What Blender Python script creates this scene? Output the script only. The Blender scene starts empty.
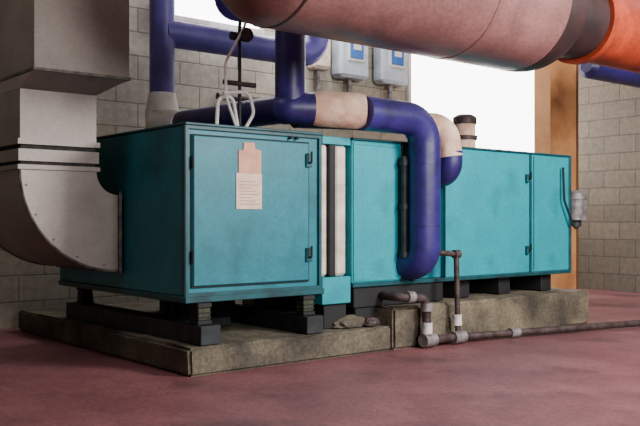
import bpy, bmesh, math, random
from mathutils import Vector, Matrix
random.seed(3)

def lin(c):
    c=c/255.0
    return c/12.92 if c<=0.04045 else ((c+0.055)/1.055)**2.4
def RGB(r,g,b): return (lin(r),lin(g),lin(b),1.0)

# ------------------------------------------------------------------ materials
def mat(name, c1, c2=None, scale=3.0, rough=0.6, metal=0.0, bump=0.0, bscale=40.0, detail=6.0, lo=0.35, hi=0.65, spec=0.5, c3=None, s3=0.8, grain=0.0):
    m=bpy.data.materials.new(name); m.use_nodes=True
    nt=m.node_tree; N=nt.nodes; L=nt.links
    b=N['Principled BSDF']
    b.inputs['Roughness'].default_value=rough
    b.inputs['Metallic'].default_value=metal
    b.inputs['Specular IOR Level'].default_value=spec
    tc=N.new('ShaderNodeTexCoord')
    if c2 is None: c2=tuple([x*0.8 for x in c1[:3]]+[1])
    n=N.new('ShaderNodeTexNoise'); n.inputs['Scale'].default_value=scale; n.inputs['Detail'].default_value=detail
    L.new(tc.outputs['Object'],n.inputs['Vector'])
    r=N.new('ShaderNodeValToRGB'); r.color_ramp.elements[0].position=lo; r.color_ramp.elements[1].position=hi
    r.color_ramp.elements[0].color=c2; r.color_ramp.elements[1].color=c1
    L.new(n.outputs['Fac'],r.inputs['Fac'])
    out=r.outputs['Color']
    if c3 is not None:
        n3=N.new('ShaderNodeTexNoise'); n3.inputs['Scale'].default_value=s3; n3.inputs['Detail'].default_value=8
        L.new(tc.outputs['Object'],n3.inputs['Vector'])
        r3=N.new('ShaderNodeValToRGB'); r3.color_ramp.elements[0].position=0.5; r3.color_ramp.elements[1].position=0.7
        r3.color_ramp.elements[0].color=(0,0,0,1); r3.color_ramp.elements[1].color=(1,1,1,1)
        L.new(n3.outputs['Fac'],r3.inputs['Fac'])
        mx=N.new('ShaderNodeMixRGB'); mx.inputs['Color2'].default_value=c3
        L.new(r3.outputs['Color'],mx.inputs['Fac']); L.new(out,mx.inputs['Color1']); out=mx.outputs['Color']
    if grain>0:
        n4=N.new('ShaderNodeTexNoise'); n4.inputs['Scale'].default_value=26; n4.inputs['Detail'].default_value=6
        L.new(tc.outputs['Object'],n4.inputs['Vector'])
        r4=N.new('ShaderNodeValToRGB'); r4.color_ramp.elements[0].position=0.38; r4.color_ramp.elements[1].position=0.62
        g=1-grain; r4.color_ramp.elements[0].color=(g,g,g,1); r4.color_ramp.elements[1].color=(1,1,1,1)
        L.new(n4.outputs['Fac'],r4.inputs['Fac'])
        mg=N.new('ShaderNodeMixRGB'); mg.blend_type='MULTIPLY'; mg.inputs['Fac'].default_value=1
        L.new(out,mg.inputs['Color1']); L.new(r4.outputs['Color'],mg.inputs['Color2']); out=mg.outputs['Color']
    L.new(out,b.inputs['Base Color'])
    if bump>0:
        n2=N.new('ShaderNodeTexNoise'); n2.inputs['Scale'].default_value=bscale; n2.inputs['Detail'].default_value=4
        L.new(tc.outputs['Object'],n2.inputs['Vector'])
        bp=N.new('ShaderNodeBump'); bp.inputs['Strength'].default_value=bump; bp.inputs['Distance'].default_value=0.02
        L.new(n2.outputs['Fac'],bp.inputs['Height']); L.new(bp.outputs['Normal'],b.inputs['Normal'])
    return m

def block_mat(name, axis, c1, c2, cm, bw=0.78, bh=0.39):
    m=bpy.data.materials.new(name); m.use_nodes=True
    nt=m.node_tree; N=nt.nodes; L=nt.links
    b=N['Principled BSDF']; b.inputs['Roughness'].default_value=0.85
    tc=N.new('ShaderNodeTexCoord'); s=N.new('ShaderNodeSeparateXYZ'); c=N.new('ShaderNodeCombineXYZ')
    L.new(tc.outputs['Object'],s.inputs[0]); L.new(s.outputs[axis],c.inputs[0]); L.new(s.outputs['Z'],c.inputs[1])
    br=N.new('ShaderNodeTexBrick'); br.inputs['Scale'].default_value=1.0
    br.inputs['Brick Width'].default_value=bw; br.inputs['Row Height'].default_value=bh
    br.inputs['Mortar Size'].default_value=0.012; br.inputs['Mortar Smooth'].default_value=0.5
    br.inputs['Color1'].default_value=c1; br.inputs['Color2'].default_value=c2; br.inputs['Mortar'].default_value=cm
    L.new(c.outputs[0],br.inputs['Vector'])
    n=N.new('ShaderNodeTexNoise'); n.inputs['Scale'].default_value=9; n.inputs['Detail'].default_value=8
    L.new(tc.outputs['Object'],n.inputs['Vector'])
    r=N.new('ShaderNodeValToRGB'); r.color_ramp.elements[0].position=0.3; r.color_ramp.elements[1].position=0.7
    r.color_ramp.elements[0].color=(.72,.72,.72,1); r.color_ramp.elements[1].color=(1,1,1,1)
    L.new(n.outputs['Fac'],r.inputs['Fac'])
    mx=N.new('ShaderNodeMixRGB'); mx.blend_type='MULTIPLY'; mx.inputs['Fac'].default_value=1
    L.new(br.outputs['Color'],mx.inputs['Color1']); L.new(r.outputs['Color'],mx.inputs['Color2'])
    L.new(mx.outputs['Color'],b.inputs['Base Color'])
    bp=N.new('ShaderNodeBump'); bp.inputs['Strength'].default_value=0.6; bp.inputs['Distance'].default_value=0.02; bp.invert=True
    L.new(br.outputs['Fac'],bp.inputs['Height']); L.new(bp.outputs['Normal'],b.inputs['Normal'])
    return m

def emis(name,col,st):
    m=bpy.data.materials.new(name); m.use_nodes=True
    b=m.node_tree.nodes['Principled BSDF']; b.inputs['Base Color'].default_value=col
    b.inputs['Emission Color'].default_value=col; b.inputs['Emission Strength'].default_value=st
    return m

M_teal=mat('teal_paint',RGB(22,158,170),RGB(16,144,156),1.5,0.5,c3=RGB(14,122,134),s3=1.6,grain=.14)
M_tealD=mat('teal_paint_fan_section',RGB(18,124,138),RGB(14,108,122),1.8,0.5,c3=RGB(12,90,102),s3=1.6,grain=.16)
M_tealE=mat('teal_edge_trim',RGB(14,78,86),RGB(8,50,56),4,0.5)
M_gap=mat('dark_gasket',RGB(12,24,26),None,4,0.8)
M_galv=mat('galvanised_duct',RGB(140,129,122),RGB(124,114,108),1.0,0.42,0.45,c3=RGB(104,94,88),s3=.8,bump=0.03,bscale=5,grain=.10)
M_galvd=mat('duct_flange',RGB(100,92,86),RGB(56,52,48),8,0.5,0.4)
M_canvas_dk=mat('duct_flex_collar',RGB(60,56,52),RGB(36,34,32),12,0.9,bump=.4)
M_blue=mat('blue_pipe_lagging',RGB(54,42,120),RGB(38,28,90),3,0.42,bump=0.12,bscale=9,c3=RGB(28,22,68),s3=2,grain=.2)
M_blue_lit=mat('blue_lagging_window_lit',RGB(108,98,180),RGB(86,78,158),3,0.45,bump=0.12,bscale=9,grain=.12)  # same blue lagging, window light put into the colour
M_tan=mat('plaster_lagging',RGB(234,202,178),RGB(200,158,132),5,0.85,bump=0.6,bscale=12)
M_white=mat('white_plaster_lagging',RGB(240,236,232),RGB(212,204,198),5,0.85,bump=0.6,bscale=12)
M_conc=mat('pad_concrete',RGB(112,102,84),RGB(78,71,59),2.2,0.9,bump=0.7,bscale=14,c3=RGB(48,44,39),s3=1.4,grain=.35)
M_conc2=mat('pad_concrete_light',RGB(128,115,94),RGB(90,81,66),2.6,0.9,bump=0.7,bscale=14,c3=RGB(62,55,47),s3=1.6,grain=.35)
M_floor=mat('red_painted_floor',RGB(134,84,86),RGB(118,71,74),0.9,0.5,bump=0.12,bscale=22,c3=RGB(94,56,60),s3=1.1,lo=.4,hi=.6,grain=.25)
M_steel=mat('dark_steel',RGB(48,52,56),RGB(28,30,32),6,0.6,0.3)
M_black=mat('black_plinth',RGB(22,23,24),RGB(12,12,13),6,0.7)
M_rust=mat('rusty_pipe',RGB(84,70,68),RGB(54,38,36),9,0.6,0.4,bump=.4,bscale=30)
M_grey=mat('grey_iron',RGB(140,134,134),RGB(92,86,86),9,0.5,0.2)
M_fit=mat('whitish_fitting',RGB(214,208,206),RGB(170,160,160),9,0.6)
M_tank=mat('tank_primer',RGB(142,98,94),RGB(120,81,78),1.6,0.38,c3=RGB(98,66,65),s3=1.0,bump=.06,bscale=6,grain=.2)
M_tankd=mat('tank_dark_head',RGB(54,34,34),RGB(34,24,24),3,0.5)
M_orange=mat('orange_primer',RGB(176,66,34),RGB(138,48,26),3,0.5,grain=.2)
M_brown=mat('tan_duct_paint',RGB(212,152,98),RGB(192,132,82),2,0.65,c3=RGB(172,114,70),s3=1.5,grain=.12)
M_brownE=mat('tan_duct_edge',RGB(110,72,44),None,2,0.7)
M_yel=mat('isolator_olive',RGB(60,66,44),RGB(36,40,28),12,0.8)
M_paper=mat('paper_notice',RGB(228,200,182),RGB(208,174,156),7,0.9)
M_paper2=mat('paper_notice_pink',RGB(214,160,138),RGB(192,138,118),7,0.9)
M_ink=mat('notice_print',RGB(168,140,130),None,9,0.9)
M_canvas=mat('white_canvas',RGB(230,212,198),RGB(192,174,160),5,0.9,bump=.3)
M_meter=mat('meter_case',RGB(196,206,218),RGB(174,184,196),5,0.5)
M_meterb=mat('meter_face_blue',RGB(50,110,190),None,5,0.4)
M_cable=mat('white_cable',RGB(220,214,214),None,5,0.6)
M_frame=mat('window_frame',RGB(230,224,216),None,5,0.6)
M_pane=emis('daylit_frosted_pane',(1,0.98,0.97,1),9.0)
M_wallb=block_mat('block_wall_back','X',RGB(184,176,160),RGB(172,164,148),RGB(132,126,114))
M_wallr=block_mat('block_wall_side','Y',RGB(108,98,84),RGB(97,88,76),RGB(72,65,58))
M_ceil=mat('ceiling_paint',RGB(150,146,140),None,2,0.9)

# ------------------------------------------------------------------ mesh helpers
def finish(name,bm,material,smooth=False):
    bmesh.ops.recalc_face_normals(bm,faces=bm.faces)
    xs=[v.co.copy() for v in bm.verts]
    mn=Vector((min(v.x for v in xs),min(v.y for v in xs),min(v.z for v in xs)))
    mx=Vector((max(v.x for v in xs),max(v.y for v in xs),max(v.z for v in xs)))
    c=(mn+mx)/2
    for v in bm.verts: v.co-=c
    me=bpy.data.meshes.new(name); bm.to_mesh(me); bm.free()
    me.materials.append(material)
    for p in me.polygons: p.use_smooth=smooth
    if smooth:
        try: me.set_sharp_from_angle(angle=math.radians(40))
        except Exception: pass
    o=bpy.data.objects.new(name,me); o.location=c
    bpy.context.scene.collection.objects.link(o)
    o['mn']=list(mn); o['mx']=list(mx)
    return o

def group(name,parts):
    mn=Vector((1e9,)*3); mx=Vector((-1e9,)*3)
    for p in parts:
        for i in range(3):
            mn[i]=min(mn[i],p['mn'][i]); mx[i]=max(mx[i],p['mx'][i])
    e=bpy.data.objects.new(name,None); e.empty_display_size=0.1
    e.location=((mn.x+mx.x)/2,(mn.y+mx.y)/2,mn.z)
    bpy.context.scene.collection.objects.link(e)
    for p in parts:
        p.parent=e; p.location=p.location-e.location
    return e

def box(name,x0,x1,y0,y1,z0,z1,material,bev=0.008):
    bm=bmesh.new(); bmesh.ops.create_cube(bm,size=1)
    for v in bm.verts:
        v.co=Vector((x0+(v.co.x+.5)*(x1-x0),y0+(v.co.y+.5)*(y1-y0),z0+(v.co.z+.5)*(z1-z0)))
    if bev>0:
        b=min(bev,0.3*min(abs(x1-x0),abs(y1-y0),abs(z1-z0)))
        bmesh.ops.bevel(bm,geom=list(bm.edges),offset=b,segments=1,affect='EDGES')
    return finish(name,bm,material)

def fillet(pts,rad,n=8):
    pts=[Vector(p) for p in pts]
    out=[pts[0]]
    for i in range(1,len(pts)-1):
        a,b,c=pts[i-1],pts[i],pts[i+1]
        u=(a-b); v=(c-b); lu,lv=u.length,v.length; u.normalize(); v.normalize()
        ang=u.angle(v)
        if ang>3.1 or rad<=0: out.append(b); continue
        d=min(rad/math.tan(ang/2),lu*.49,lv*.49); r=d*math.tan(ang/2)
        cen=b+(u+v).normalized()*(r/math.sin(ang/2))
        p0=b+u*d; p1=b+v*d
        e0=(p0-cen).normalized(); e1=(p1-cen).normalized(); th=e0.angle(e1)
        for k in range(n+1):
            t=k/n
            out.append(cen+(e0*math.sin((1-t)*th)+e1*math.sin(t*th))/math.sin(th)*r)
    out.append(pts[-1]); return out

def tube(name,pts,r,material,bend=0.3,seg=24,radii=None):
    P=fillet(pts,bend) if len(pts)>2 and bend>0 else [Vector(p) for p in pts]
    bm=bmesh.new()
    T=[]
    for i in range(len(P)):
        a=P[max(0,i-1)]; b=P[min(len(P)-1,i+1)]; T.append((b-a).normalized())
    up=Vector((0,0,1)) if abs(T[0].z)<.9 else Vector((1,0,0))
    nrm=T[0].cross(up).normalized(); rings=[]
    for i,p in enumerate(P):
        if i>0:
            q=T[i-1].rotation_difference(T[i]); nrm=(q@nrm).normalized()
        bn=T[i].cross(nrm).normalized()
        rr=radii[i] if radii else r
        rings.append([bm.verts.new(p+(nrm*math.cos(2*math.pi*k/seg)+bn*math.sin(2*math.pi*k/seg))*rr) for k in range(seg)])
    for i in range(len(rings)-1):
        for k in range(seg):
            bm.faces.new((rings[i][k],rings[i][(k+1)%seg],rings[i+1][(k+1)%seg],rings[i+1][k]))
    bm.faces.new(rings[0]); bm.faces.new(rings[-1][::-1])
    return finish(name,bm,material,True)

def prism(name,poly,y0,y1,material,axis='Y',smooth=False):
    bm=bmesh.new()
    def mk(a,b,w):
        return {'Y':(a,w,b),'X':(w,a,b),'Z':(a,b,w)}[axis]
    A=[bm.verts.new(mk(a,b,y0)) for a,b in poly]; B=[bm.verts.new(mk(a,b,y1)) for a,b in poly]
    n=len(poly)
    bm.faces.new(A); bm.faces.new(B[::-1])
    for i in range(n): bm.faces.new((A[i],B[i],B[(i+1)%n],A[(i+1)%n]))
    return finish(name,bm,material,smooth)

def frame(name,x0,x1,z0,z1,w,y0,y1,material):
    """rectangular picture-frame in the XZ plane"""
    bm=bmesh.new()
    def ring(y): 
        return ([bm.verts.new((a,y,b)) for a,b in ((x0,z0),(x1,z0),(x1,z1),(x0,z1))],
                [bm.verts.new((a,y,b)) for a,b in ((x0+w,z0+w),(x1-w,z0+w),(x1-w,z1-w),(x0+w,z1-w))])
    o0,i0=ring(y0); o1,i1=ring(y1)
    for k in range(4):
        j=(k+1)%4
        bm.faces.new((o0[k],o0[j],i0[j],i0[k])); bm.faces.new((o1[k],i1[k],i1[j],o1[j]))
        bm.faces.new((o0[k],o1[k],o1[j],o0[j])); bm.faces.new((i0[k],i0[j],i1[j],i1[k]))
    return finish(name,bm,material)

def ringframe_h(name,x0,x1,y0,y1,z0,z1,w,material):
    """flange collar around a vertical rectangular duct (hollow)"""
    bm=bmesh.new()
    def ring(z):
        return ([bm.verts.new((a,b,z)) for a,b in ((x0-w,y0-w),(x1+w,y0-w),(x1+w,y1+w),(x0-w,y1+w))],
                [bm.verts.new((a,b,z)) for a,b in ((x0,y0),(x1,y0),(x1,y1),(x0,y1))])
    o0,i0=ring(z0); o1,i1=ring(z1)
    for k in range(4):
        j=(k+1)%4
        bm.faces.new((o0[k],o0[j],i0[j],i0[k])); bm.faces.new((o1[k],i1[k],i1[j],o1[j]))
        bm.faces.new((o0[k],o1[k],o1[j],o0[j])); bm.faces.new((i0[k],i0[j],i1[j],i1[k]))
    return finish(name,bm,material)

# ------------------------------------------------------------------ room
box('floor',-6,17.5,-5,12.8,-0.2,0,M_floor,0)
box('ceiling',-6,17.5,-5,12.8,7.0,7.2,M_ceil,0)
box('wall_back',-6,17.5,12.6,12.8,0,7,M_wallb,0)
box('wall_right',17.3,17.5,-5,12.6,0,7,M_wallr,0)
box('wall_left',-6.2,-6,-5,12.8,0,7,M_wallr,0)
box('wall_front',-6,17.5,-5.2,-5,0,7,M_wallb,0)

def window(name,x0,x1,z0,z1,nx,nz):
    parts=[frame('frame',x0,x1,z0,z1,0.08,12.50,12.59,M_frame),
           box('pane',x0+.08,x1-.08,12.56,12.58,z0+.08,z1-.08,M_pane,0)]
    for i in range(1,nx):
        x=x0+(x1-x0)*i/nx; parts.append(box('mullion_%d'%i,x-.025,x+.025,12.52,12.56,z0+.08,z1-.08,M_frame,0))
    for i in range(1,nz):
        z=z0+(z1-z0)*i/nz; parts.append(box('transom_%d'%i,x0+.08,x1-.08,12.53,12.555,z-.025,z+.025,M_frame,0))
    return group(name,parts)
window('window_1',12.7,17.2,2.2,6.4,1,1)
window('window_2',6.9,9.0,4.95,6.7,1,1)

# ------------------------------------------------------------------ concrete pads
def pad(name,x0,x1,y0,y1,z1,material,chip=0.02):
    bm=bmesh.new(); bmesh.ops.create_cube(bm,size=1)
    for v in bm.verts:
        v.co=Vector((x0+(v.co.x+.5)*(x1-x0),y0+(v.co.y+.5)*(y1-y0),(v.co.z+.5)*z1))
    bmesh.ops.bevel(bm,geom=list(bm.edges),offset=.03,segments=2,affect='EDGES')
    bmesh.ops.subdivide_edges(bm,edges=[e for e in bm.edges if e.calc_length()>.5],cuts=24,use_grid_fill=True)
    for v in bm.verts:
        if v.co.z>0.05: v.co+=Vector((random.uniform(-1,1),random.uniform(-1,1),random.uniform(-1,.3)))*chip*.5
    return finish(name,bm,material)
pad('concrete_plinth',4.46,7.31,7.48,12.3,0.30,M_conc)
pad('concrete_plinth',7.34,11.57,7.48,10.8,0.52,M_conc2)

# ------------------------------------------------------------------ fan section (2)
P=[]
X0,X1,Y0,Y1,Z0,Z1=4.53,6.36,7.70,10.95,0.80,2.59
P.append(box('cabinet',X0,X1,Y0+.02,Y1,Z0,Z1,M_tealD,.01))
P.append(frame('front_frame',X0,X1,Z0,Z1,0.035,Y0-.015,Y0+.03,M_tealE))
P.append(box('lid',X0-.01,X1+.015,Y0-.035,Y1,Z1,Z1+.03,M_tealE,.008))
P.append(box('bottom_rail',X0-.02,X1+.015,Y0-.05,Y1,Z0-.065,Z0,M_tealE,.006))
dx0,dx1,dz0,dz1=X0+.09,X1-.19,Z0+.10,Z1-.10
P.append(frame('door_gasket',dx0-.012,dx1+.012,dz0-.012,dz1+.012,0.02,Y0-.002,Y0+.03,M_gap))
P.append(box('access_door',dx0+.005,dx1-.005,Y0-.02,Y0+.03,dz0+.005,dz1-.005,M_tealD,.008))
for i,z in enumerate((dz0+.22,dz1-.28)):
    P.append(box('latch_plate_%d'%i,dx1-.06,dx1+.03,Y0-.045,Y0-.015,z,z+.16,M_tealE,.006))
    P.append(tube('latch_handle_%d'%i,[(dx1-.02,Y0-.02,z+.05),(dx1-.02,Y0-.09,z+.05),(dx1-.02,Y0-.09,z+.18)],.012,M_gap,.02,8))
for i,z in enumerate((dz0+.25,dz1-.35)):
    P.append(tube('hinge_%d'%i,[(dx0-.01,Y0-.03,z),(dx0-.01,Y0-.03,z+.13)],.014,M_gap,0,8))
for i in range(2):
    P.append(tube('rivet_%d'%i,[(X1-.45+.09*i,Y0-.03,Z1-.05),(X1-.45+.09*i,Y0-.005,Z1-.05)],.02,M_gap,0,10))
P.append(box('side_corner',X0-.008,X0,Y0+.0,Y0+.05,Z0,Z1,M_tealE,0))
group('fan_section_cabinet',P)

# notice sheets on the door
P=[]
nx=dx0+.53
P.append(prism('sheet_upper',[(nx+.03,dz1-.38),(nx+.33,dz1-.38),(nx+.33,dz1-.12),(nx+.25,dz1-.11),(nx+.24,dz1-.04),(nx+.10,dz1-.045),(nx+.09,dz1-.13),(nx+.03,dz1-.13)],Y0-.032,Y0-.026,M_paper2))
P.append(box('sheet_lower',nx,nx+.34,Y0-.030,Y0-.024,dz1-.77,dz1-.38,M_paper,0))
for i in range(8):
    P.append(box('print_line_%d'%i,nx+.04,nx+.30-.05*(i%3),Y0-.0325,Y0-.030,dz1-.72+.035*i,dz1-.712+.035*i,M_ink,0))
group('paper_notice',P)

# base rails + isolators
def channel(name,x0,x1,y0,y1,z0,z1):
    t=.03
    return prism(name,[(x0,z0),(x1,z0),(x1,z0+t),(x0+t,z0+t),(x0+t,z1-t),(x1,z1-t),(x1,z1),(x0,z1)],y0,y1,M_steel)
for xa in (4.62,6.02):
    P=[channel('channel_web',xa,xa+.24,7.56,10.95,0.305,0.50),
       box('channel_end_plate',xa+.0,xa+.24,7.53,7.555,.305,.50,M_steel,.004)]
    group('steel_base_rail',P)
    for ya in (7.62,10.5):
        q=[box('isolator_top',xa+.02,xa+.19,ya,ya+.17,.68,.73,M_black,.006),
           box('isolator_bottom',xa+.02,xa+.19,ya,ya+.17,.505,.545,M_black,.006),
           box('isolator_pad',xa+.03,xa+.18,ya+.01,ya+.16,.545,.68,M_yel,.01)]
        for k in range(2):
            q.append(box('isolator_rib_%d'%k,xa+.025,xa+.185,ya+.005,ya+.165,.575+.045*k,.590+.045*k,M_black,.003))
        group('vibration_isolator',q)
P=[tube('drum_body',[(5.1,8.9,.54),(5.85,8.9,.54)],.17,M_black,0,24),
   tube('drum_hub',[(5.05,8.9,.54),(5.9,8.9,.54)],.06,M_steel,0,16),
   box('drum_cradle',5.15,5.8,8.75,9.05,.305,.42,M_steel,.01)]
group('fan_motor',P)
# debris
def lump(name,cx,cy,z,sx,sy,sz,m):
    bm=bmesh.new(); bmesh.ops.create_icosphere(bm,subdivisions=3,radius=1)
    for v in bm.verts:
        k=1+random.uniform(-.13,.13); v.co=Vector((v.co.x*sx*k,v.co.y*sy*k,max(-.35,v.co.z*k)*sz))+Vector((cx,cy,z+.35*sz))
    return finish(name,bm,m,False)
P=[lump('rubble_1',6.85,7.75,.305,.26,.14,.10,M_conc),lump('rubble_2',6.5,7.95,.305,.16,.12,.09,M_rust),lump('rubble_3',7.1,7.66,.305,.14,.1,.08,M_rust)]
group('mortar_rubble',P)

# ------------------------------------------------------------------ supply duct (1)
P=[]
cx,cz,ri,ro=4.46,2.15,0.26,1.14
ya,yb=9.10,10.90
N=20
poly=[(cx-ro*math.cos(math.pi/2*i/N),cz-ro*math.sin(math.pi/2*i/N)) for i in range(N+1)]
poly+=[(cx-ri*math.cos(math.pi/2*i/N),cz-ri*math.sin(math.pi/2*i/N)) for i in range(N,-1,-1)]
P.append(prism('elbow_cheeks',poly,ya,yb,M_galv,'Y',False))
for nm,yy in (('seam_front',ya),('seam_rear',yb)):
    seam=[(cx-ro*math.cos(math.pi/2*i/N),yy,cz-ro*math.sin(math.pi/2*i/N)) for i in range(N+1)]
    P.append(tube(nm,seam,.016,M_galvd,0,8))
# rivets on the front cheek
for i in range(5):
    a=math.pi/2*(i+.5)/5; rr=ro-.06
    x=cx-rr*math.cos(a); z=cz-rr*math.sin(a)
    P.append(tube('rivet_%d'%i,[(x,ya-.012,z),(x,ya+.01,z)],.012,M_galvd,0,8))
vx0,vx1=cx-ro,cx-ri
P.append(ringframe_h('flange_lower',vx0,vx1,ya,yb,2.15,2.20,.03,M_galv))
P.append(box('flex_collar',vx0+.01,vx1-.01,ya+.01,yb-.01,2.15,2.44,M_canvas_dk,.01))
P.append(ringframe_h('flange_mid',vx0,vx1,ya,yb,2.24,2.37,.02,M_galv))
P.append(ringframe_h('flange_upper',vx0,vx1,ya,yb,2.42,2.48,.03,M_galv))
P.append(box('riser',vx0,vx1,ya,yb,2.44,3.02,M_galv,.004))
# transition
bm=bmesh.new()
wx0,wx1,wy0,wy1=3.38,4.485,8.85,11.1
lo=[bm.verts.new(p) for p in ((vx0,ya,3.02),(vx1,ya,3.02),(vx1,yb,3.02),(vx0,yb,3.02))]
hi=[bm.verts.new(p) for p in ((wx0,wy0,3.20),(wx1,wy0,3.20),(wx1,wy1,3.20),(wx0,wy1,3.20))]
bm.faces.new(lo); bm.faces.new(hi)
for k in range(4): bm.faces.new((lo[k],lo[(k+1)%4],hi[(k+1)%4],hi[k]))
P.append(finish('transition',bm,M_galv))
P.append(box('main_riser',wx0,wx1,wy0,wy1,3.20,6.98,M_galv,.004))
P.append(ringframe_h('flange_riser',wx0,wx1,wy0,wy1,3.19,3.22,.012,M_galvd))
P.append(ringframe_h('flange_riser_2',wx0,wx1,wy0,wy1,4.7,4.76,.012,M_galvd))
P.append(box('inlet_flange_top',cx,cx+.035,ya-.04,yb,cz-ri,cz-ri+.04,M_galvd,0))
P.append(box('inlet_flange_front',cx,cx+.035,ya-.04,ya,cz-ro,cz-ri,M_galvd,0))
P.append(box('inlet_flange_bottom',cx,cx+.035,ya-.04,yb,cz-ro-.03,cz-ro,M_galvd,0))
group('galvanised_supply_duct',P)

# ------------------------------------------------------------------ flexible connector (3)
P=[]
P.append(box('inner_body',6.40,6.83,7.86,10.2,.84,2.55,M_tealE,.004))
P.append(box('canvas_strip_1',6.385,6.50,7.74,7.86,.93,2.50,M_canvas,.03))
P.append(box('black_bar',6.51,6.61,7.72,7.86,.93,2.52,M_black,.01))
P.append(box('canvas_strip_2',6.62,6.80,7.74,7.86,.93,2.50,M_canvas,.03))
P.append(box('head_plate',6.385,6.83,7.70,7.88,2.50,2.59,M_teal,.006))
P.append(box('sill_plate',6.385,6.83,7.70,7.88,.60,.92,M_teal,.006))
P.append(box('sill_foot',6.45,6.80,7.75,7.9,.305,.60,M_black,.006))
group('flexible_connector',P)

# ------------------------------------------------------------------ coil + filter cabinet (5)
P=[]
A0,A1=6.85,11.36; B0,B1=.83,2.57; F=7.70
P.append(box('coil_section',A0,7.70,F,10.0,B0,B1,M_teal,.01))
P.append(box('coil_header_section',7.70,8.50,F+.06,10.0,B0,B1,M_tealD,.01))
P.append(box('filter_section',8.50,10.35,F,10.0,B0,B1,M_teal,.01))
P.append(box('mixing_section',10.36,A1,F,10.0,B0,B1,M_teal,.01))
P.append(box('top_trim',A0,A1+.02,F-.02,10.0,B1,B1+.03,M_tealE,.006))
P.append(box('bottom_trim',A0,A1+.02,F-.02,10.0,B0-.05,B0,M_tealE,.006))
P.append(frame('coil_panel',A0+.02,7.68,B0+.02,B1-.02,.03,F-.012,F+.01,M_teal))
P.append(box('section_joint',10.345,10.375,F-.025,F+.02,B0,B1,M_tealE,.004))
P.append(box('mix_stile',10.44,10.455,F-.006,F+.01,B0+.03,B1-.03,M_tealE,0))
P.append(box('end_corner',A1-.03,A1+.02,F-.02,F+.03,B0,B1,M_tealE,.004))
P.append(box('coil_joint_l',7.67,7.73,F-.03,F+.08,B0,B1,M_gap,.004))
P.append(box('filter_joint',8.50,8.52,F-.012,F+.02,B0,B1,M_tealE,.004))
for i,z in enumerate((1.1,2.15)):
    P.append(box('filter_latch_%d'%i,10.24,10.30,F-.05,F,z,z+.12,M_tealE,.006))
    P.append(tube('filter_latch_handle_%d'%i,[(10.27,F-.03,z+.05),(10.27,F-.09,z+.05),(10.27,F-.09,z+.15)],.012,M_gap,.02,8))
P.append(box('black_base',6.9,8.5,F+.02,9.9,.525,.78,M_black,.008))
P.append(box('black_base_foot',6.95,7.3,F+.05,9.9,.305,.525,M_black,.008))
for i,x in enumerate((8.9,9.8,10.8)):
    P.append(box('base_block_%d'%i,x,x+.25,F+.12,9.8,.525,.78,M_black,.008))
P.append(box('base_rear',8.5,11.2,8.6,8.7,.525,.78,M_black,0))
group('air_handling_cabinet',P)

# ------------------------------------------------------------------ blue pipework
P=[]
P.append(tube('coil_header',[(7.64,7.60,2.40),(7.64,7.60,1.12)],.045,M_steel,0,12))
for i,z in enumerate((2.35,1.8,1.2)):
    P.append(tube('header_collar_%d'%i,[(7.64,7.60,z),(7.64,7.60,z-.06)],.06,M_steel,0,12))
P.append(tube('vertical_riser',[(6.06,7.9,2.95),(6.06,7.9,6.98)],.18,M_blue))
P.append(tube('run_to_back',[(6.06,7.95,2.91),(6.02,10.87,2.95)],.17,M_blue))
P.append(tube('tee_lagging',[(6.02,7.98,2.91),(6.04,7.90,2.91),(6.35,7.75,2.91)],.19,M_blue,0.05))
P.append(tube('plaster_joint',[(6.24,7.82,2.91),(6.36,7.74,2.91),(6.78,7.54,2.90),(6.86,7.49,2.90)],.2,M_tan,0,24,[.17,.21,.215,.20]))
P.append(tube('downpipe',[(6.8,7.46,2.87),(7.84,7.44,2.86),(7.84,7.44,1.06),(7.78,7.85,1.02)],.205,M_blue,.32))
P.append(tube('downpipe_seam_1',[(7.84,7.44,2.30),(7.84,7.44,2.32)],.210,M_blue,0))
P.append(tube('downpipe_seam_2',[(7.84,7.44,1.52),(7.84,7.44,1.54)],.210,M_blue,0))
P.append(tube('return_run',[(6.3,8.12,2.85),(7.1,8.05,2.88),(8.25,7.78,2.86)],.14,M_blue,.2))
P.append(tube('plaster_elbow',[(8.05,7.80,2.84),(8.36,7.55,2.84),(8.39,7.50,2.42)],.165,M_tan,.22))
P.append(tube('return_drop',[(8.39,7.5,2.5),(8.39,7.5,2.22),(8.37,7.82,2.16)],.16,M_blue,.2))
P.append(tube('riser',[(6.02,10.87,3.05),(6.02,10.87,6.98)],.18,M_blue_lit))
P.append(tube('plaster_foot',[(6.02,10.3,2.93),(6.02,10.5,2.93),(6.02,10.87,2.98),(6.02,10.87,3.15),(6.02,10.87,3.42)],.2,M_white,0,24,[.18,.22,.26,.24,.19]))
P.append(tube('branch',[(6.02,10.87,4.30),(8.9,10.87,4.30),(8.9,10.87,6.98)],.2,M_blue_lit,.35))
P.append(tube('branch_upper',[(7.0,10.7,5.1),(7.0,10.7,4.78),(7.9,10.7,4.78),(7.9,10.7,6.98)],.18,M_blue,.3))
P.append(tube('branch_upper_cap',[(7.0,10.7,5.0),(7.0,10.7,5.1),(7.0,10.7,5.16)],.18,M_blue,0,24,[.18,.17,.08]))
group('insulated_blue_pipework',P)

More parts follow.
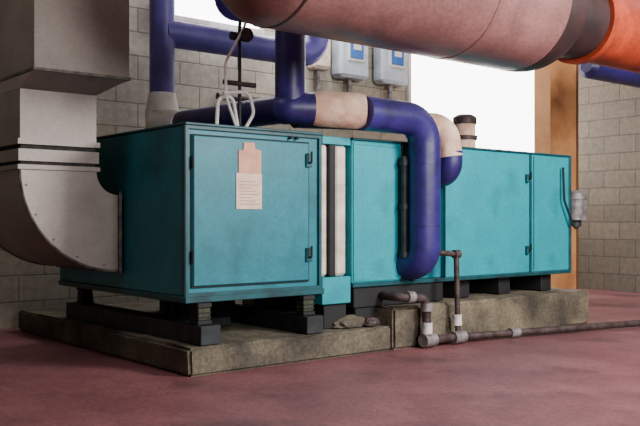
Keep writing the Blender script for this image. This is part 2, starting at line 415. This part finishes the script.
# gauge / valve assembly with cables
P=[]
gx,gy=5.62,8.3
P.append(tube('stem',[(gx,gy,2.64),(gx,gy,3.9),(gx+.05,gy,4.2),(gx+.05,gy,4.6)],.022,M_steel,.1,10))
P.append(tube('valve_body',[(gx-.12,gy,3.75),(gx+.12,gy,3.75)],.05,M_steel,0,12))
P.append(tube('valve_wheel',[(gx,gy-.15,3.75),(gx,gy-.17,3.75)],.08,M_rust,0,16))
P.append(tube('valve_spindle',[(gx,gy,3.75),(gx,gy-.16,3.75)],.015,M_steel,0,8))
P.append(tube('gauge_dial',[(gx+.06,gy-.06,4.1),(gx+.06,gy-.12,4.1)],.08,M_steel,0,20))
P.append(tube('cross_pipe',[(gx-.22,gy,3.2),(gx+.22,gy,3.2)],.03,M_rust,0,10))
P.append(tube('cable_1',[(gx+.12,gy-.1,4.35),(gx-.0,gy-.1,3.85),(gx-.27,gy-.1,3.4),(gx-.25,gy-.1,3.0),(gx-.1,gy-.1,2.64)],.017,M_cable,.25,8))
P.append(tube('cable_2',[(gx-.3,gy-.12,3.05),(gx+.05,gy-.12,3.1),(gx+.12,gy-.12,2.85),(gx-.02,gy-.12,2.64)],.02,M_cable,.12,8))
P.append(tube('cable_3',[(gx-.32,gy,2.64),(gx-.3,gy,3.0),(gx-.1,gy,3.06),(gx-.02,gy,2.64)],.022,M_white,.1,8))
group('pressure_gauge_assembly',P)

# cabinet-top valve behind elbow
vx=9.95
P=[tube('body',[(vx,8.6,2.605),(vx,8.6,3.08)],.16,M_tan,0,16),
   tube('cap',[(vx,8.6,3.06),(vx,8.6,3.16),(vx,8.6,3.2)],.18,M_rust,0,16,[.18,.18,.12]),
   tube('flange',[(vx,8.6,2.82),(vx,8.6,2.88)],.19,M_rust,0,16),
   tube('branch',[(vx,8.6,2.75),(vx-.4,8.6,2.75)],.06,M_rust,0,12)]
group('control_valve',P)

# ------------------------------------------------------------------ drain pipework
P=[]
r=.055
P.append(tube('trap_outlet',[(7.35,7.70,.66),(7.35,7.36,.66),(7.78,7.36,.62),(7.78,7.33,.10),(8.35,7.33,.09)],r,M_rust,.1,14))
P.append(tube('drop_pipe',[(8.05,7.62,1.20),(8.05,7.36,1.18),(8.35,7.36,1.16),(8.35,7.33,.09)],.036,M_rust,.06,12))
for nm,p,q,rr in (('fitting_1',(7.78,7.345,.56),(7.78,7.34,.46),.075),('fitting_2',(7.78,7.335,.32),(7.78,7.333,.18),.065),
               ('fitting_3',(8.25,7.33,.09),(8.45,7.32,.09),.08),('fitting_5',(8.35,7.345,.38),(8.35,7.34,.24),.06),
               ('fitting_4',(7.44,7.36,.655),(7.55,7.36,.65),.075),('union_2',(8.3,7.36,1.16),(8.4,7.36,1.16),.055),('fitting_6',(7.70,7.33,.10),(7.90,7.33,.10),.085)):
    P.append(tube(nm,[p,q],rr,M_fit if nm in('fitting_2','fitting_5') else (M_grey if 'fit' in nm else M_rust),0,14))
P.append(tube('floor_run',[(8.35,7.33,.09),(9.3,7.2,.075),(12.6,6.55,.07),(15,6.0,.07)],.048,M_rust,.3,14))
P.append(tube('run_socket',[(9.25,7.205,.08),(9.4,7.18,.08)],.065,M_grey,0,14))
group('condensate_drain_pipe',P)

# ------------------------------------------------------------------ actuator on the end
P=[box('bracket',11.385,11.45,7.72,7.85,1.55,2.05,M_steel,.006),
   tube('motor_body',[(11.62,7.78,1.60),(11.62,7.78,1.92)],.18,M_grey,0,20),
   tube('motor_cap',[(11.62,7.78,1.92),(11.62,7.78,2.02),(11.62,7.78,2.07)],.1,M_grey,0,20,[.2,.17,.06]),
   tube('motor_foot',[(11.62,7.78,1.50),(11.62,7.78,1.60)],.10,M_steel,0,16),
   tube('crank',[(11.385,7.78,1.72),(11.6,7.78,1.72)],.03,M_steel,0,10),
   tube('conduit',[(11.1,7.64,2.40),(11.1,7.62,1.9),(11.35,7.60,1.45),(11.6,7.7,1.5)],.018,M_gap,.2,8)]
group('damper_actuator',P)

# ------------------------------------------------------------------ tan mixed air duct (6)
P=[]
ex0,ex1,ey0,ey1=14.1,15.0,10.0,10.38
ztop=5.35
poly=[(ex0,0.0),(ex1,0.0),(ex1,4.8)]
poly+=[(ex1+.1,4.9),(17.28,4.9),(17.28,ztop)]
for i in range(0,13):
    a=math.pi/2*i/12; poly.append((ex0+.85-.85*math.sin(a),ztop-.85+.85*math.cos(a)))
P.append(prism('duct_body',poly,ey0,ey1,M_brown,'Y'))
P.append(box('corner_trim',ex1-.02,ex1+.03,ey0-.02,ey0+.02,0,4.8,M_brownE,0))
group('mixed_air_duct',P)

# ------------------------------------------------------------------ suspended tank
P=[]
ty,tz,tr=6.2,4.10,0.75
def rev(name,prof,material,seg=48):
    pts=[(x,ty,tz) for x,_ in prof]
    return tube(name,pts,1,material,0,seg,[q for _,q in prof])
prof=[(4.05+.5*(1-math.cos(math.pi/2*i/10)),max(.02,tr*math.sin(math.pi/2*i/10))) for i in range(11)]
prof+=[(8.1,tr)]
P.append(rev('shell',prof,M_tank))
P.append(rev('weld_seam_1',[(4.56,tr+.006),(4.59,tr+.006)],M_tankd))
prof=[(8.1,tr+.004),(8.2,tr+.004)]+[(8.2+.45*math.sin(math.pi/2*i/6),tr-.28*(1-math.cos(math.pi/2*i/6))) for i in range(1,7)]+[(9.3,tr-.28)]
P.append(rev('dark_head',prof,M_tankd))
P.append(rev('orange_flange',[(9.3,.53),(9.40,.53)],M_orange))
P.append(rev('orange_section',[(9.40,.47),(12.5,.47)],M_orange))
for i,x in enumerate((6.9,11.6)):
    rr=tr if x<9 else .47
    P.append(rev('strap_%d'%i,[(x,rr+.006),(x+.05,rr+.006)],M_tank if x<9 else M_orange))
    for s,sy in (('a',-1),('b',1)):
        P.append(tube('hanger_%d%s'%(i,s),[(x+.025,ty+sy*(rr+.01),tz),(x+.025,ty+sy*(rr+.01),6.98)],.02,M_steel,0,8))
group('suspended_tank',P)

P=[tube('pipe',[(13.9,9.0,4.45),(17.28,9.0,4.45)],.22,M_blue),
   tube('end_cap',[(13.8,9.0,4.45),(13.9,9.0,4.45)],.2,M_blue,0,24,[.12,.22]),
   tube('hanger',[(15.5,9.0,4.45),(15.5,9.0,6.98)],.02,M_steel,0,8)]
group('blue_wall_pipe',P)

# ------------------------------------------------------------------ meters on the wall
for i,xc in enumerate((11.0,12.1)):
    P=[box('case',xc-.38,xc+.38,12.25,12.58,4.35,5.40,M_meter,.06),
       box('face_frame',xc-.22,xc+.22,12.22,12.26,4.66,5.20,M_frame,.02),
       box('blue_face',xc-.17,xc+.17,12.20,12.23,4.72,5.14,M_meterb,.01),
       box('display',xc-.10,xc+.10,12.19,12.21,4.88,5.01,M_frame,.005),
       tube('conduit_down',[(xc,12.45,4.36),(xc,12.45,3.4)],.05,M_grey,0,10)]
    group('wall_meter',P)
P=[box('case',10.05,10.45,12.35,12.58,4.45,5.3,M_canvas,.03),
   box('cover',10.08,10.42,12.32,12.36,4.5,5.25,M_canvas,.01),
   tube('conduit',[(10.25,12.5,4.46),(10.25,12.5,3.82)],.04,M_grey,0,10)]
group('junction_box',P)
tube('wall_conduit',[(8.0,12.5,3.75),(12.6,12.5,3.75)],.06,M_rust)

# ------------------------------------------------------------------ added area lights, no fixtures in the room
def area(name,loc,target,size,energy,col=(1,1,1),sy=None):
    d=bpy.data.lights.new(name,'AREA'); d.energy=energy; d.size=size; d.color=col
    if sy: d.shape='RECTANGLE'; d.size_y=sy
    o=bpy.data.objects.new(name,d); o.location=loc
    o.rotation_euler=(Vector(target)-Vector(loc)).to_track_quat('-Z','Y').to_euler()
    bpy.context.scene.collection.objects.link(o)
area('bay_lamp_light',(9.0,0.5,5.0),(8.2,8,1.2),2.0,1100,(1,.98,.97))  # added key light, brightens the unit fronts from the right
area('added_front_fill',(4.8,-1.5,3.6),(4.8,9,1.4),1.5,520,(1,.98,.97))  # added frontal fill near the camera, no lamp there
area('added_right_fill',(14.0,6.0,6.0),(14.0,10,2.8),1.5,130,(1,.95,.9))  # added fill aimed at the tan duct and right end
area('added_rear_fill',(9.5,11.6,6.7),(8.5,11.8,2),1.5,200,(1,.97,.94))  # added light for the back wall and rear pipes
area('added_duct_fill',(1.5,8.5,6.6),(2.5,9.5,1),1.5,50,(1,.97,.94))  # added weak fill for the left side of the supply duct

w=bpy.data.worlds.new('world'); w.use_nodes=True
w.node_tree.nodes['Background'].inputs[0].default_value=(.8,.85,1,1); w.node_tree.nodes['Background'].inputs[1].default_value=.5
bpy.context.scene.world=w

# ------------------------------------------------------------------ camera
cam=bpy.data.cameras.new('camera'); co=bpy.data.objects.new('camera',cam)
bpy.context.scene.collection.objects.link(co)
co.location=(0,0,1.6)
co.rotation_euler=(math.radians(90),0,math.radians(50.5-90))
cam.sensor_width=36; cam.lens=36*850/640
cam.shift_y=(220-213)/640
cam.clip_end=100
bpy.context.scene.camera=co
for o in bpy.data.objects:
    for k in ('mn','mx'):
        if k in o: del o[k]
